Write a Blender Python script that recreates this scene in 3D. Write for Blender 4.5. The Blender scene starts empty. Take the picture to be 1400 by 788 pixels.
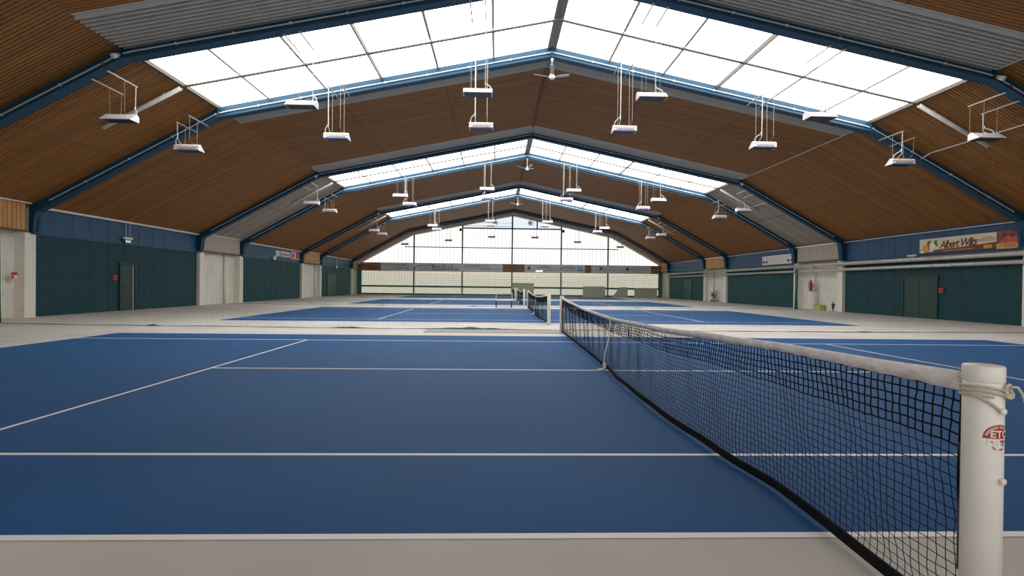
import bpy, math, random
from mathutils import Vector, Matrix
random.seed(7)
R = random.Random(11)
S = bpy.context.scene
COL = S.collection
PI = math.pi

# ------------------------------------------------------------------ helpers
class MB:
    """collects geometry; build() links it as one mesh object"""
    def __init__(s):
        s.v = []; s.f = []; s.m = []
    def add(s, vs, fs, mi=0):
        b = len(s.v); s.v += [tuple(p) for p in vs]
        for f in fs:
            s.f.append(tuple(b + i for i in f)); s.m.append(mi)
        return s
    def box(s, lo, hi, mi=0):
        x0, y0, z0 = lo; x1, y1, z1 = hi
        if x0 > x1: x0, x1 = x1, x0
        if y0 > y1: y0, y1 = y1, y0
        if z0 > z1: z0, z1 = z1, z0
        return s.add([(x0,y0,z0),(x1,y0,z0),(x1,y1,z0),(x0,y1,z0),(x0,y0,z1),(x1,y0,z1),(x1,y1,z1),(x0,y1,z1)],
                     [(0,3,2,1),(4,5,6,7),(0,1,5,4),(1,2,6,5),(2,3,7,6),(3,0,4,7)], mi)
    def bbox(s, lo, hi, bev, mi=0):
        """box with chamfered edges"""
        x0,y0,z0 = lo; x1,y1,z1 = hi; b = bev
        def ring(z, i):
            return [(x0+b+i,y0+i,z),(x1-b-i,y0+i,z),(x1-i,y0+b+i,z),(x1-i,y1-b-i,z),(x1-b-i,y1-i,z),(x0+b+i,y1-i,z),(x0+i,y1-b-i,z),(x0+i,y0+b+i,z)]
        rings = [ring(z0,b), ring(z0+b,0), ring(z1-b,0), ring(z1,b)]
        vs = [p for r in rings for p in r]; fs = [tuple(range(7,-1,-1)), tuple(range(24,32))]
        for k in range(3):
            for i in range(8):
                j = (i+1) % 8
                fs.append((k*8+i, k*8+j, k*8+8+j, k*8+8+i))
        return s.add(vs, fs, mi)
    def prism(s, poly, fn, a, b, mi=0):
        """2-D polygon swept from a to b; fn(u, v, t) gives the 3-D point"""
        n = len(poly)
        vs = [fn(u, v, a) for u, v in poly] + [fn(u, v, b) for u, v in poly]
        fs = [tuple(range(n-1,-1,-1)), tuple(range(n, 2*n))] + [(i, (i+1)%n, n+(i+1)%n, n+i) for i in range(n)]
        return s.add(vs, fs, mi)
    def tube(s, path, r, n=8, mi=0, cap=True):
        P = [Vector(p) for p in path]; m = len(P)
        rr = r if isinstance(r, (list, tuple)) else [r]*m
        up = None; vs = []
        for i in range(m):
            t = (P[min(i+1,m-1)] - P[max(i-1,0)]).normalized()
            if up is None:
                up = Vector((0,0,1)) if abs(t.z) < .9 else Vector((1,0,0))
            a = t.cross(up).normalized(); up = a.cross(t).normalized()
            for k in range(n):
                th = 2*PI*k/n + PI/n
                vs.append(P[i] + rr[i]*(math.cos(th)*a + math.sin(th)*up))
        fs = [(i*n+k, i*n+(k+1)%n, (i+1)*n+(k+1)%n, (i+1)*n+k) for i in range(m-1) for k in range(n)]
        if cap: fs += [tuple(range(n-1,-1,-1)), tuple((m-1)*n+k for k in range(n))]
        return s.add(vs, fs, mi)
    def lathe(s, prof, c=(0,0,0), n=24, mi=0):
        vs = []; fs = []; m = len(prof)
        for r, z in prof:
            for k in range(n):
                th = 2*PI*k/n
                vs.append((c[0]+r*math.cos(th), c[1]+r*math.sin(th), c[2]+z))
        for i in range(m-1):
            for k in range(n):
                fs.append((i*n+k, i*n+(k+1)%n, (i+1)*n+(k+1)%n, (i+1)*n+k))
        fs += [tuple(range(n-1,-1,-1)), tuple((m-1)*n+k for k in range(n))]
        return s.add(vs, fs, mi)
    def quad(s, a, b, c, d, mi=0):
        return s.add([a,b,c,d], [(0,1,2,3)], mi)
    def build(s, name, mats, parent=None, smooth=False, local=False):
        me = bpy.data.meshes.new(name)
        o = bpy.data.objects.new(name, me); COL.objects.link(o)
        off = Vector((0,0,0))
        if parent is not None:
            o.parent = parent
            if not local: off = parent.location.copy()
        me.from_pydata([(p[0]-off.x, p[1]-off.y, p[2]-off.z) for p in s.v], [], s.f)
        for mt in (mats if isinstance(mats, (list, tuple)) else [mats]): me.materials.append(mt)
        if len(me.materials) > 1: me.polygons.foreach_set('material_index', s.m)
        if smooth: me.polygons.foreach_set('use_smooth', [True]*len(me.polygons))
        me.update()
        return o

def empty(name, loc=(0,0,0), rz=0):
    o = bpy.data.objects.new(name, None); COL.objects.link(o)
    o.location = loc; o.rotation_euler = (0,0,rz); o.empty_display_size = .2
    return o
def tag(o, label, cat, group=None):
    o['label'] = label; o['category'] = cat
    if group: o['group'] = group
    return o
def struct(o, label=None):
    o['kind'] = 'structure'
    if label: o['label'] = label
    return o
def copy_tree(o, parent=None):
    c = o.copy(); COL.objects.link(c); c.parent = parent
    for ch in list(o.children): copy_tree(ch, c)
    return c

def text_geo(txt, size=1.0, align='CENTER', bold=0.0, shear=0.0, space=1.0):
    cu = bpy.data.curves.new('t', 'FONT'); cu.body = txt; cu.size = size; cu.align_x = align
    cu.offset = bold; cu.shear = shear; cu.resolution_u = 4; cu.space_character = space
    ob = bpy.data.objects.new('t', cu); COL.objects.link(ob)
    dg = bpy.context.evaluated_depsgraph_get()
    me = bpy.data.meshes.new_from_object(ob.evaluated_get(dg))
    vs = [(v.co.x, v.co.y) for v in me.vertices]; fs = [tuple(p.vertices) for p in me.polygons]
    bpy.data.objects.remove(ob); bpy.data.curves.remove(cu); bpy.data.meshes.remove(me)
    return vs, fs

# ------------------------------------------------------------------ materials
def srgb(r, g, b):
    f = lambda c: (c/255/12.92) if c/255 <= .04045 else ((c/255+.055)/1.055)**2.4
    return (f(r), f(g), f(b), 1)
def mat(name, col, rough=.6, metal=0, spec=.5, noise=0, nscale=8, stretch=(1,1,1), bump=0, bscale=200, emit=None, estr=0):
    m = bpy.data.materials.new(name); m.use_nodes = True
    nt = m.node_tree; b = nt.nodes['Principled BSDF']
    c = col if len(col) == 4 else (*col, 1)
    b.inputs['Base Color'].default_value = c
    b.inputs['Roughness'].default_value = rough; b.inputs['Metallic'].default_value = metal
    b.inputs['Specular IOR Level'].default_value = spec
    tc = nt.nodes.new('ShaderNodeTexCoord')
    if noise:
        mp = nt.nodes.new('ShaderNodeMapping'); mp.inputs['Scale'].default_value = stretch
        n = nt.nodes.new('ShaderNodeTexNoise'); n.inputs['Scale'].default_value = nscale; n.inputs['Detail'].default_value = 4
        nt.links.new(tc.outputs['Object'], mp.inputs['Vector']); nt.links.new(mp.outputs['Vector'], n.inputs['Vector'])
        rp = nt.nodes.new('ShaderNodeMapRange'); rp.inputs['From Min'].default_value = .3; rp.inputs['From Max'].default_value = .7
        rp.inputs['To Min'].default_value = 1-noise; rp.inputs['To Max'].default_value = 1+noise
        mx = nt.nodes.new('ShaderNodeMix'); mx.data_type = 'RGBA'; mx.blend_type = 'MULTIPLY'; mx.inputs['Factor'].default_value = 1
        mx.inputs[6].default_value = c
        nt.links.new(n.outputs['Fac'], rp.inputs['Value']); nt.links.new(rp.outputs['Result'], mx.inputs[7])
        nt.links.new(mx.outputs[2], b.inputs['Base Color'])
    if bump:
        n2 = nt.nodes.new('ShaderNodeTexNoise'); n2.inputs['Scale'].default_value = bscale
        nt.links.new(tc.outputs['Object'], n2.inputs['Vector'])
        bp = nt.nodes.new('ShaderNodeBump'); bp.inputs['Strength'].default_value = bump; bp.inputs['Distance'].default_value = .004
        nt.links.new(n2.outputs['Fac'], bp.inputs['Height']); nt.links.new(bp.outputs['Normal'], b.inputs['Normal'])
    if emit:
        b.inputs['Emission Color'].default_value = (*emit, 1); b.inputs['Emission Strength'].default_value = estr
    return m

def carpet(name, col, amp, rough=.6, spec=.3):
    """ribbed sports floor: fine woven ribs plus soft wear patches"""
    m = mat(name, col, rough, noise=.10, nscale=.55, spec=spec)
    nt = m.node_tree; b = nt.nodes['Principled BSDF']
    old = b.inputs['Base Color'].links[0].from_socket
    tc = nt.nodes.new('ShaderNodeTexCoord'); sx = nt.nodes.new('ShaderNodeSeparateXYZ'); nt.links.new(tc.outputs['Object'], sx.inputs[0])
    def sine(sock, k):
        a = nt.nodes.new('ShaderNodeMath'); a.operation = 'MULTIPLY'; a.inputs[1].default_value = k; nt.links.new(sock, a.inputs[0])
        s_ = nt.nodes.new('ShaderNodeMath'); s_.operation = 'SINE'; nt.links.new(a.outputs[0], s_.inputs[0]); return s_.outputs[0]
    p = nt.nodes.new('ShaderNodeMath'); p.operation = 'MULTIPLY'
    nt.links.new(sine(sx.outputs['X'], 2*PI/.013), p.inputs[0]); 
    q = nt.nodes.new('ShaderNodeMath'); q.operation = 'MULTIPLY_ADD'; q.inputs[1].default_value = .45; q.inputs[2].default_value = .55
    nt.links.new(sine(sx.outputs['Y'], 2*PI/.021), q.inputs[0]); nt.links.new(q.outputs[0], p.inputs[1])
    r = nt.nodes.new('ShaderNodeMath'); r.operation = 'MULTIPLY_ADD'; r.inputs[1].default_value = amp; r.inputs[2].default_value = 1
    nt.links.new(p.outputs[0], r.inputs[0])
    mx = nt.nodes.new('ShaderNodeMix'); mx.data_type = 'RGBA'; mx.blend_type = 'MULTIPLY'; mx.inputs['Factor'].default_value = 1
    nt.links.new(old, mx.inputs[6]); nt.links.new(r.outputs[0], mx.inputs[7]); nt.links.new(mx.outputs[2], b.inputs['Base Color'])
    return m

def boards(name, col, pitch, axis='Y', var=.16):
    """timber boards: tone differs from board to board, grain along the board"""
    m = mat(name, col, .62, spec=.3, noise=.12, nscale=3.0, stretch=(.35,3,.35) if axis == 'Y' else (3,3,.3))
    nt = m.node_tree; b = nt.nodes['Principled BSDF']; old = b.inputs['Base Color'].links[0].from_socket
    tc = nt.nodes.new('ShaderNodeTexCoord'); sx = nt.nodes.new('ShaderNodeSeparateXYZ'); nt.links.new(tc.outputs['Object'], sx.inputs[0])
    d = nt.nodes.new('ShaderNodeMath'); d.operation = 'DIVIDE'; d.inputs[1].default_value = pitch; nt.links.new(sx.outputs['Y'], d.inputs[0])
    fl = nt.nodes.new('ShaderNodeMath'); fl.operation = 'FLOOR'; nt.links.new(d.outputs[0], fl.inputs[0])
    wn = nt.nodes.new('ShaderNodeTexWhiteNoise'); wn.noise_dimensions = '1D'; nt.links.new(fl.outputs[0], wn.inputs['W'])
    rp = nt.nodes.new('ShaderNodeMapRange'); rp.inputs['To Min'].default_value = 1-var; rp.inputs['To Max'].default_value = 1+var
    nt.links.new(wn.outputs['Value'], rp.inputs['Value'])
    mx = nt.nodes.new('ShaderNodeMix'); mx.data_type = 'RGBA'; mx.blend_type = 'MULTIPLY'; mx.inputs['Factor'].default_value = 1
    nt.links.new(old, mx.inputs[6]); nt.links.new(rp.outputs['Result'], mx.inputs[7]); nt.links.new(mx.outputs[2], b.inputs['Base Color'])
    return m

def lit(name, col, st):
    m = bpy.data.materials.new(name); m.use_nodes = True; nt = m.node_tree; nt.nodes.clear()
    e = nt.nodes.new('ShaderNodeEmission'); e.inputs['Color'].default_value = (*col, 1); e.inputs['Strength'].default_value = st
    o = nt.nodes.new('ShaderNodeOutputMaterial'); nt.links.new(e.outputs[0], o.inputs['Surface'])
    return m

M_grey = carpet('grey_floor', (.56,.535,.505), .10, .68, .25)
M_blue = carpet('blue_court', (.011,.074,.235), .18, .66, .14)
M_blue.node_tree.nodes['Principled BSDF'].inputs['Sheen Tint'].default_value = (.25,.60,.80,1)
M_blue.node_tree.nodes['Principled BSDF'].inputs['Sheen Weight'].default_value = .13
M_blue.node_tree.nodes['Principled BSDF'].inputs['Sheen Roughness'].default_value = .42
M_line = mat('line_paint', (.90,.87,.85), .6)
M_mat = mat('floor_mat', (.33,.30,.29), .8, noise=.1, nscale=30)
M_wood = boards('ceiling_boards', (.29,.130,.037), .11)
M_seam = mat('dark_batten', (.15,.07,.026), .7, noise=.1)
M_corr = mat('grey_sheet_metal', (.50,.495,.46), .5, metal=.1, noise=.06, nscale=2)
M_greyboard = boards('grey_ceiling_boards', (.34,.305,.26), .11)
M_steel = mat('blue_steel', (.008,.058,.112), .5, spec=.3, noise=.08, nscale=3)
M_white = mat('white_paint', (.74,.71,.67), .45, noise=.03)
M_conduit = mat('white_conduit', (.62,.62,.60), .4, noise=.04)
M_pipe = mat('pale_grey_tube', (.62,.61,.55), .5, noise=.06)
M_sky = lit('daylit_skylight', (1,.975,.945), 6.2)
M_purlin = mat('tan_purlin', (.55,.47,.38), .6, noise=.05)
M_purlin_dark = mat('brown_purlin', (.07,.055,.04), .6, noise=.05)
M_ridge = mat('ridge_sheet', (.24,.20,.155), .6, noise=.15, nscale=6)
M_gable = lit('daylit_gable_sheet', (.985,.99,.985), 1.16)
M_rear = lit('daylit_rear_sheet', (1,.98,.95), 1.2)
M_thin = mat('thin_dark_tube', (.085,.08,.07), .6, noise=.06)
M_transom = lit('daylit_clear_glass', (.86,.94,1.0), .95)
M_lower = lit('daylit_lower_sheet', (1,.95,.76), .68)
M_rib = mat('sheet_rib', (.75,.75,.72), .6, noise=.03, emit=(.95,.96,.95), estr=.50)
M_riblow = mat('sheet_rib_low', (.60,.58,.46), .6, noise=.03, emit=(.9,.86,.66), estr=.34)
M_post = mat('gable_post', (.16,.135,.10), .55, noise=.08)
M_dark = mat('dark_steel', (.025,.035,.045), .5, noise=.08)
M_soffit = mat('beige_board', (.78,.69,.53), .6, noise=.06)
M_wallblue = mat('blue_cladding', (.020,.080,.165), .45, spec=.32, noise=.08, nscale=1.5)
M_wallteal = mat('teal_cladding', (.007,.042,.060), .6, spec=.25, noise=.10, nscale=1.5)
M_brick = mat('white_wall', (.74,.72,.65), .65, noise=.06, nscale=2)
M_pil = mat('white_pillar', (.80,.77,.69), .6, noise=.04)
M_headwood = boards('orange_boards', (.50,.27,.115), .16, axis='Z', var=.12)
M_headgrey = mat('beige_sheet', (.40,.35,.29), .5, noise=.05)
M_green = mat('green_steel', (.015,.085,.055), .5, noise=.08)
M_cart = mat('cart_dark_green', (.008,.030,.022), .5, noise=.05)
M_net = mat('green_net_cord', (.03,.15,.10), .8, noise=.1)
M_hem = mat('green_net_hem', (.035,.13,.085), .85, noise=.3, nscale=4)
M_black = mat('black_cord', (.006,.006,.008), .85, spec=.2, noise=.15, nscale=40)
M_band = mat('headband_canvas', (.86,.83,.80), .7, noise=.16, nscale=17, stretch=(1,1,2.5), bump=.9, bscale=42)
M_postwhite = mat('post_enamel', (.84,.81,.76), .38, noise=.04, nscale=5)
M_rope = mat('cotton_rope', (.62,.55,.44), .85, noise=.12, nscale=120, bump=.6, bscale=400)
M_red = mat('red_paint', (.45,.025,.018), .5, noise=.05)
M_lampwhite = mat('lamp_enamel', (.78,.74,.74), .42, noise=.03)
M_louvre = mat('lamp_louvre', (.022,.030,.050), .4, metal=.2, noise=.08)
M_wire = mat('wire', (.42,.33,.25), .5, noise=.05)
M_bluetext = mat('blue_print', (.045,.11,.32), .6, noise=.03)
M_arm = mat('bracket_steel', (.30,.29,.27), .45, noise=.05)
M_lampreflect = mat('lamp_tan_reflection', (.62,.47,.33), .5, noise=.03)
M_fanwhite = mat('fan_enamel', (.76,.75,.72), .4, noise=.03)
M_blade = mat('fan_blade', (.48,.46,.45), .4, noise=.04)
M_bluegrey = mat('banner_grey', (.66,.72,.73), .6, noise=.04)
M_brownboard = boards('brown_boards', (.27,.13,.06), .12, axis='Z', var=.2)
M_orangestreak = mat('orange_streak', (.42,.20,.08), .6, noise=.2)
M_cream = mat('cream_print', (.72,.66,.44), .55, noise=.04)
M_maroon = mat('maroon_print', (.16,.045,.03), .55, noise=.2, nscale=3)
M_orange = mat('orange_print', (.62,.33,.07), .55, noise=.1)
M_photo = mat('dark_meat_print', (.17,.05,.055), .55, noise=.6, nscale=5)
M_meat = mat('red_meat_print', (.55,.09,.05), .55, noise=.35, nscale=7)
M_yellow = mat('yellow_pepper_print', (.72,.40,.05), .55, noise=.2, nscale=6)
M_leaf = mat('green_leaf_print', (.07,.14,.05), .55, noise=.3, nscale=8)
M_onion = mat('white_onion_print', (.86,.87,.82), .55, noise=.1)
M_signwhite = mat('sign_white', (.72,.66,.66), .5, noise=.03)
M_darktext = mat('dark_print', (.05,.06,.07), .6, noise=.03)
M_navy = mat('navy_print', (.06,.09,.22), .6, noise=.1)
M_pipeins = mat('insulated_pipe', (.62,.58,.55), .30, metal=.4, noise=.08, nscale=4)
M_door = mat('door_dark_green', (.014,.040,.036), .5, noise=.08)
M_doorframe = mat('door_frame_dark', (.010,.022,.020), .5, noise=.05)
M_metal = mat('metal', (.45,.45,.45), .3, metal=.9, noise=.04)
M_exit = lit('exit_sign_face', (.8,1,.9), .9)
M_exitgreen = mat('exit_green', (.02,.22,.10), .5, noise=.03)
M_lime = mat('lime_plastic', (.45,.55,.06), .5, noise=.06)
M_greygreen = mat('green_grey_shadow_print', (.50,.52,.38), .7, noise=.08)
M_brownrod = mat('brown_wood_rod', (.10,.065,.045), .6, noise=.1)
M_backwall = mat('rear_wall', (.20,.22,.22), .7, noise=.05)

# ------------------------------------------------------------------ dimensions
CX = .15
WL, WR = -18.95, 18.90                      # wall faces
FR = [-3.7, 1.1, 11.5, 16.3, 26.7, 31.5, 41.9, 46.7, 57.1]
YEND, YST = 60.0, -6.0
def deck(x):
    d = abs(x-CX)
    return 10.35-.2073*d if d < 12.3 else 7.8-.5496*(d-12.3)
KL, KR = CX-12.3, CX+12.3
EL, ER = -19.25, 19.2

# ------------------------------------------------------------------ floor and courts
fl = struct(MB().box((-19.7,YST-.2,-.2),(19.6,YEND+.5,0)).build('floor', M_grey), 'grey ribbed sports floor of the hall')
PITCH = 15.6
BL, SV = 11.885, 6.40
def court(k):
    y0 = k*PITCH; h = .025
    xs = sorted({-BL,BL,-BL+.05,BL-.05,-SV-h,-SV+h,SV-h,SV+h,-BL+.15,BL-.15})
    ys = sorted({0,.06,1.37-h,1.37+h,5.485-h,5.485+h,9.60-h,9.60+h,10.92,10.97})
    m = MB()
    for i in range(len(xs)-1):
        for j in range(len(ys)-1):
            x, y = (xs[i]+xs[i+1])/2, (ys[j]+ys[j+1])/2
            w = abs(x) > BL-.05 or y < .06 or y > 10.92 or abs(y-1.37) < h or abs(y-9.60) < h
            w = w or (abs(abs(x)-SV) < h and 1.37 < y < 9.6) or (abs(y-5.485) < h and abs(x) < SV) or (abs(y-5.485) < h and abs(x) > BL-.15)
            m.quad((xs[i],y0+ys[j],.004),(xs[i+1],y0+ys[j],.004),(xs[i+1],y0+ys[j+1],.004),(xs[i],y0+ys[j+1],.004), 1 if w else 0)
    m.build('court_surface', [M_blue, M_line], fl)
for k in range(4): court(k)

# ------------------------------------------------------------------ ceiling
ceil = struct(empty('ceiling'), 'gabled timber and grey sheet ceiling')
def sheet(m, xa, xb, prof, mi=0):
    """profile [(y, drop)] stretched along the slope from xa to xb"""
    za, zb = deck(xa), deck(xb)
    if abs(abs(xa-CX)-12.3) < 1e-6: za = 7.8
    if abs(abs(xb-CX)-12.3) < 1e-6: zb = 7.8
    vs = []
    for y, d in prof: vs += [(xa,y,za-d),(xb,y,zb-d)]
    m.add(vs, [(2*i,2*i+1,2*i+3,2*i+2) for i in range(len(prof)-1)], mi)
def prof_boards(y0, y1, p=.11, g=.024, dep=.032):
    n = max(1, round((y1-y0)/p)); p = (y1-y0)/n; o = []
    for i in range(n):
        y = y0+i*p; o += [(y,0),(y+p-g,0),(y+p-g,-dep),(y+p,-dep)]
    o.append((y1,0)); return o
def prof_corr(y0, y1, p=.165, dep=.085):
    n = max(1, round((y1-y0)/p)); p = (y1-y0)/n; o = []
    for i in range(n):
        y = y0+i*p; o += [(y,0),(y+.66*p,0),(y+.74*p,dep),(y+.93*p,dep)]
    o.append((y1,0)); return o
STRIP = 1.5
bays = list(zip([YST]+FR, FR+[YEND+.3]))
for i, (a, b) in enumerate(bays):
    narrow = abs((b-a)-4.8) < .01
    sky = narrow and a > 5
    for side, xa, xk in (('l', CX, KL), ('r', CX, KR)):
        if not sky:
            w0, w1 = a, b
            if (not narrow) and 1 < a < 45:
                sheet_m = MB(); sheet(sheet_m, xa, xk, prof_corr(a, a+STRIP)); sheet_m.build('corrugated_panel', M_corr, ceil)
                w0 = a+STRIP; w1 = b-1.2 if a > 12 else b-1.75
                sheet_m = MB(); sheet(sheet_m, xa, xk, prof_corr(w1, b)); sheet_m.build('corrugated_panel', M_corr, ceil)
            m = MB(); sheet(m, xa, xk, prof_boards(w0, w1))
            sg = -1 if side == 'l' else 1
            for sx_ in (4.15, 8.3):                       # seam battens on the boards
                x = CX+sg*sx_; z = deck(x)
                m.box((x-.02,w0,z-.012),(x+.02,w1,z+.03), 1)
            m.build('wood_panel', [M_wood, M_seam], ceil)
        xe = EL if side == 'l' else ER
        m = MB(); sheet(m, xk, xe, prof_boards(a, b))
        sg = -1 if side == 'l' else 1
        x = CX+sg*15.75; z = deck(x); m.box((x-.018,a,z-.012),(x+.018,b,z+.03), 1)
        m.build('wood_panel', [M_greyboard if abs(a-26.7) < .01 else M_wood, M_seam], ceil)
# ridge cap and ridge cable along the closed bays
m = MB()
for a, b in ((1.1,11.5),(16.3,26.7),(31.5,41.9),(46.7,57.1)):
    m.box((CX-.05,a,10.29),(CX+.05,b,10.36))
m.build('ridge_strip', M_seam, ceil)

for a, b in ((16.4,26.6),(6.5,11.4)):
    MB().tube([(KR+.02,a,7.74),(KR+.02,b,7.74)], .022, 6).build('conduit', M_conduit, ceil)
for k, (a, b) in enumerate(((11.6,16.2),(26.8,31.4),(42.0,46.6))):
    x = 14.6; z = deck(x)-.028
    o = MB().tube([(x-.12,b+.06,deck(x)-.20),(x,b-.25,z),(x,a+.25,z),(x-.12,a-.06,deck(x)-.20)], .022, 8).build('conduit_pipe', M_conduit)
    tag(o, ['thin pale conduit across the right roof slope by the nearest skylight','thin pale conduit across the right roof slope by the second skylight','thin pale conduit across the right roof slope by the farthest skylight'][k], 'conduit', 'conduits across the right roof slope')
# skylights
SKY = [(11.5,16.3),(26.7,31.5),(41.9,46.7)]
for k, (a, b) in enumerate(SKY):
    w = struct(empty(f'window_{k+1}', (CX,(a+b)/2,10.3)), 'translucent ridge skylight between two blue roof beams')
    m = MB()
    for xk in (KL, KR):
        m.quad((CX,a,10.40),(xk,a,7.86),(xk,b,7.86),(CX,b,10.40))
    m.build('glazing', M_sky, w)
    for sg in (-1, 1):
        for j in range(1, 6):
            x = CX+sg*(.12+2.07*j); z = deck(x)
            big = j == 3
            wd = .024 if big else .042
            p = MB(); p.box((x-wd,a,z-.10 if big else z-.02),(x+wd,b,z+.06)); 
            p.build('purlin', M_purlin_dark if big else M_purlin, w)
        xk = CX+sg*12.3
        e = MB(); e.prism([(-.045,-.05),(.045,-.05),(.045,.09),(-.045,.09)], lambda u,v,t,xk=xk: (xk+u,t,7.8+v), a, b)
        e.build('edge_trim', M_purlin_dark, w)
    rg = MB(); rg.prism([(-.17,-.060),(0,-.025),(.17,-.060),(.17,.05),(-.17,.05)], lambda u,v,t: (CX+u,t,10.35+v), a, b)
    rg.build('ridge_cap', M_ridge, w)
    # suspended rail tube under the skylight
    yc = (a+b)/2+.1
    rail = empty('rail_pipe', (CX,yc,10.2))
    tag(rail, ['long pale rail pipe bent under the nearest skylight','long pale rail pipe bent under the second skylight','long pale rail pipe bent under the farthest skylight'][k], 'pipe', 'rail pipes under the skylights')
    MB().tube([(KL-.05,yc,7.68),(CX,yc,10.22),(KR+.05,yc,7.68)], .042, 10).build('thin_tube', M_thin, rail, True)  # same pipe as the ends; skylight bloom put into its slimmer shape
    for sg in (-1,1):
        xk, xe = CX+sg*12.3, CX+sg*14.75
        MB().tube([(xk,yc,7.66),(xe,yc,deck(xe)-.13)], .07, 12).build('end_tube', M_pipe, rail, True)
        for xx in (xk-sg*.25, xk+sg*.55):
            MB().box((xx-.02,yc-.02,deck(xx)-.16),(xx+.02,yc+.02,deck(xx)-.01)).build('clamp', M_conduit, rail)
    for sg in (-1,1):
        for j in range(1,6):
            x = CX+sg*(.12+2.07*j)
            MB().box((x-.015,yc-.03,deck(x)-.14),(x+.015,yc+.03,deck(x)-.01)).build('clamp', M_conduit, rail)

# ------------------------------------------------------------------ blue portal beams
NAMES = ['behind the camera','over the near court','first across the picture','second across the picture','third across the picture','fourth across the picture','fifth across the picture','sixth across the picture','last before the gable windows']
BD = .38
for i, y in enumerate(FR):
    root = struct(empty('roof_beam', (CX,y,10.3)), 'blue steel roof beam, '+NAMES[i])
    prof = [(-18.75, deck(-18.75)), (KL,7.8), (CX,10.35), (KR,7.8), (18.7, deck(18.7))]
    m = MB()
    sec = [(-.045,.02),(-.045,-BD+.05),(-.16,-BD+.05),(-.16,-BD),(.16,-BD),(.16,-BD+.05),(.045,-BD+.05),(.045,.02)]
    vs = [(x, y+u, z+v) for x, z in prof for u, v in sec]
    n = len(sec)
    fs = [(j*n+k,(j+1)*n+k,(j+1)*n+(k+1)%n,j*n+(k+1)%n) for j in range(4) for k in range(n)]
    m.add(vs, fs)
    m.build('rafter', M_steel, root)
    st = MB()
    for x in (KL, CX, KR):
        st.box((x-.02,y-.15,deck(x)-BD+.05),(x+.02,y+.15,deck(x)-.01))
    st.build('stiffener', M_steel, root)
    for sg, xw in ((-1,-18.95),(1,18.9)):
        # knee: tapered haunch, web bracket on the wall
        zf = deck(xw)
        k = MB()
        k.prism([(xw,zf+.05),(xw-sg*.40,zf+.22),(xw-sg*.36,zf-.16),(xw-sg*.30,3.70),(xw-sg*.24,3.08),(xw,3.08)],
                lambda u,v,t: (u,t,v), y-.05, y+.05)
        k.prism([(xw-sg*.39,zf-.12),(xw-sg*.30,3.70),(xw-sg*.24,3.08),(xw-sg*.20,3.08),(xw-sg*.26,3.72),(xw-sg*.34,zf-.10)],
                lambda u,v,t: (u,t,v), y-.16, y+.16)
        k.box((xw,y-.16,3.05),(xw-sg*.30,y+.16,3.12))
        k.build('haunch', M_steel, root)
    c = MB()
    rr = .022
    path = [(x, y-.078, deck(x)-.19) for x in (-18.2,-15.5,KL-.05,KL+.3,-8,-4,-.4,CX,.7,4,8,KR-.3,KR+.05,15.5,18.2)]
    c.tube(path, rr, 8)
    for s_ in range(-11,12):
        x = CX+s_*1.55; c.box((x-.03,y-.105,deck(x)-.225),(x+.03,y-.045,deck(x)-.155))
    c.build('conduit', M_conduit, root)

# small white siren boxes with a red lamp at the knees of every other beam
for i, lab in ((2,'near'),(4,'third-beam'),(6,'fifth-beam')):
    for sg, wd in ((-1,'left'),(1,'right')):
        y = FR[i]-.16; x = CX+sg*12.35; z = deck(x)-.33
        nm = {2:'the nearest visible beam',4:'the third beam',6:'the fifth beam'}[i]
        r_ = tag(empty('spotlight', (x,y,z)), f'small white spotlight at the {wd} bend of {nm}', 'light', 'white spotlights at the beam bends')
        b_ = MB(); pts = [(x-.02*sg,y+.02,z+.10),(x+.02*sg,y-.16,z-.02)]
        b_.tube(pts, [.055,.07], 14); b_.build('body', M_fanwhite, r_, True)
        MB().box((x-.03,y,z+.05),(x+.03,y+.10,z+.16)).build('bracket', M_steel, r_)
        MB().lathe([(.04,0),(.045,.03),(.03,.07),(0.004,.08)], (x+sg*.42,y+.03,deck(x+sg*.42)-.30), 10).build('red_lamp', M_red, r_, True)

def gz0(x): return deck(x)-.36
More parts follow.
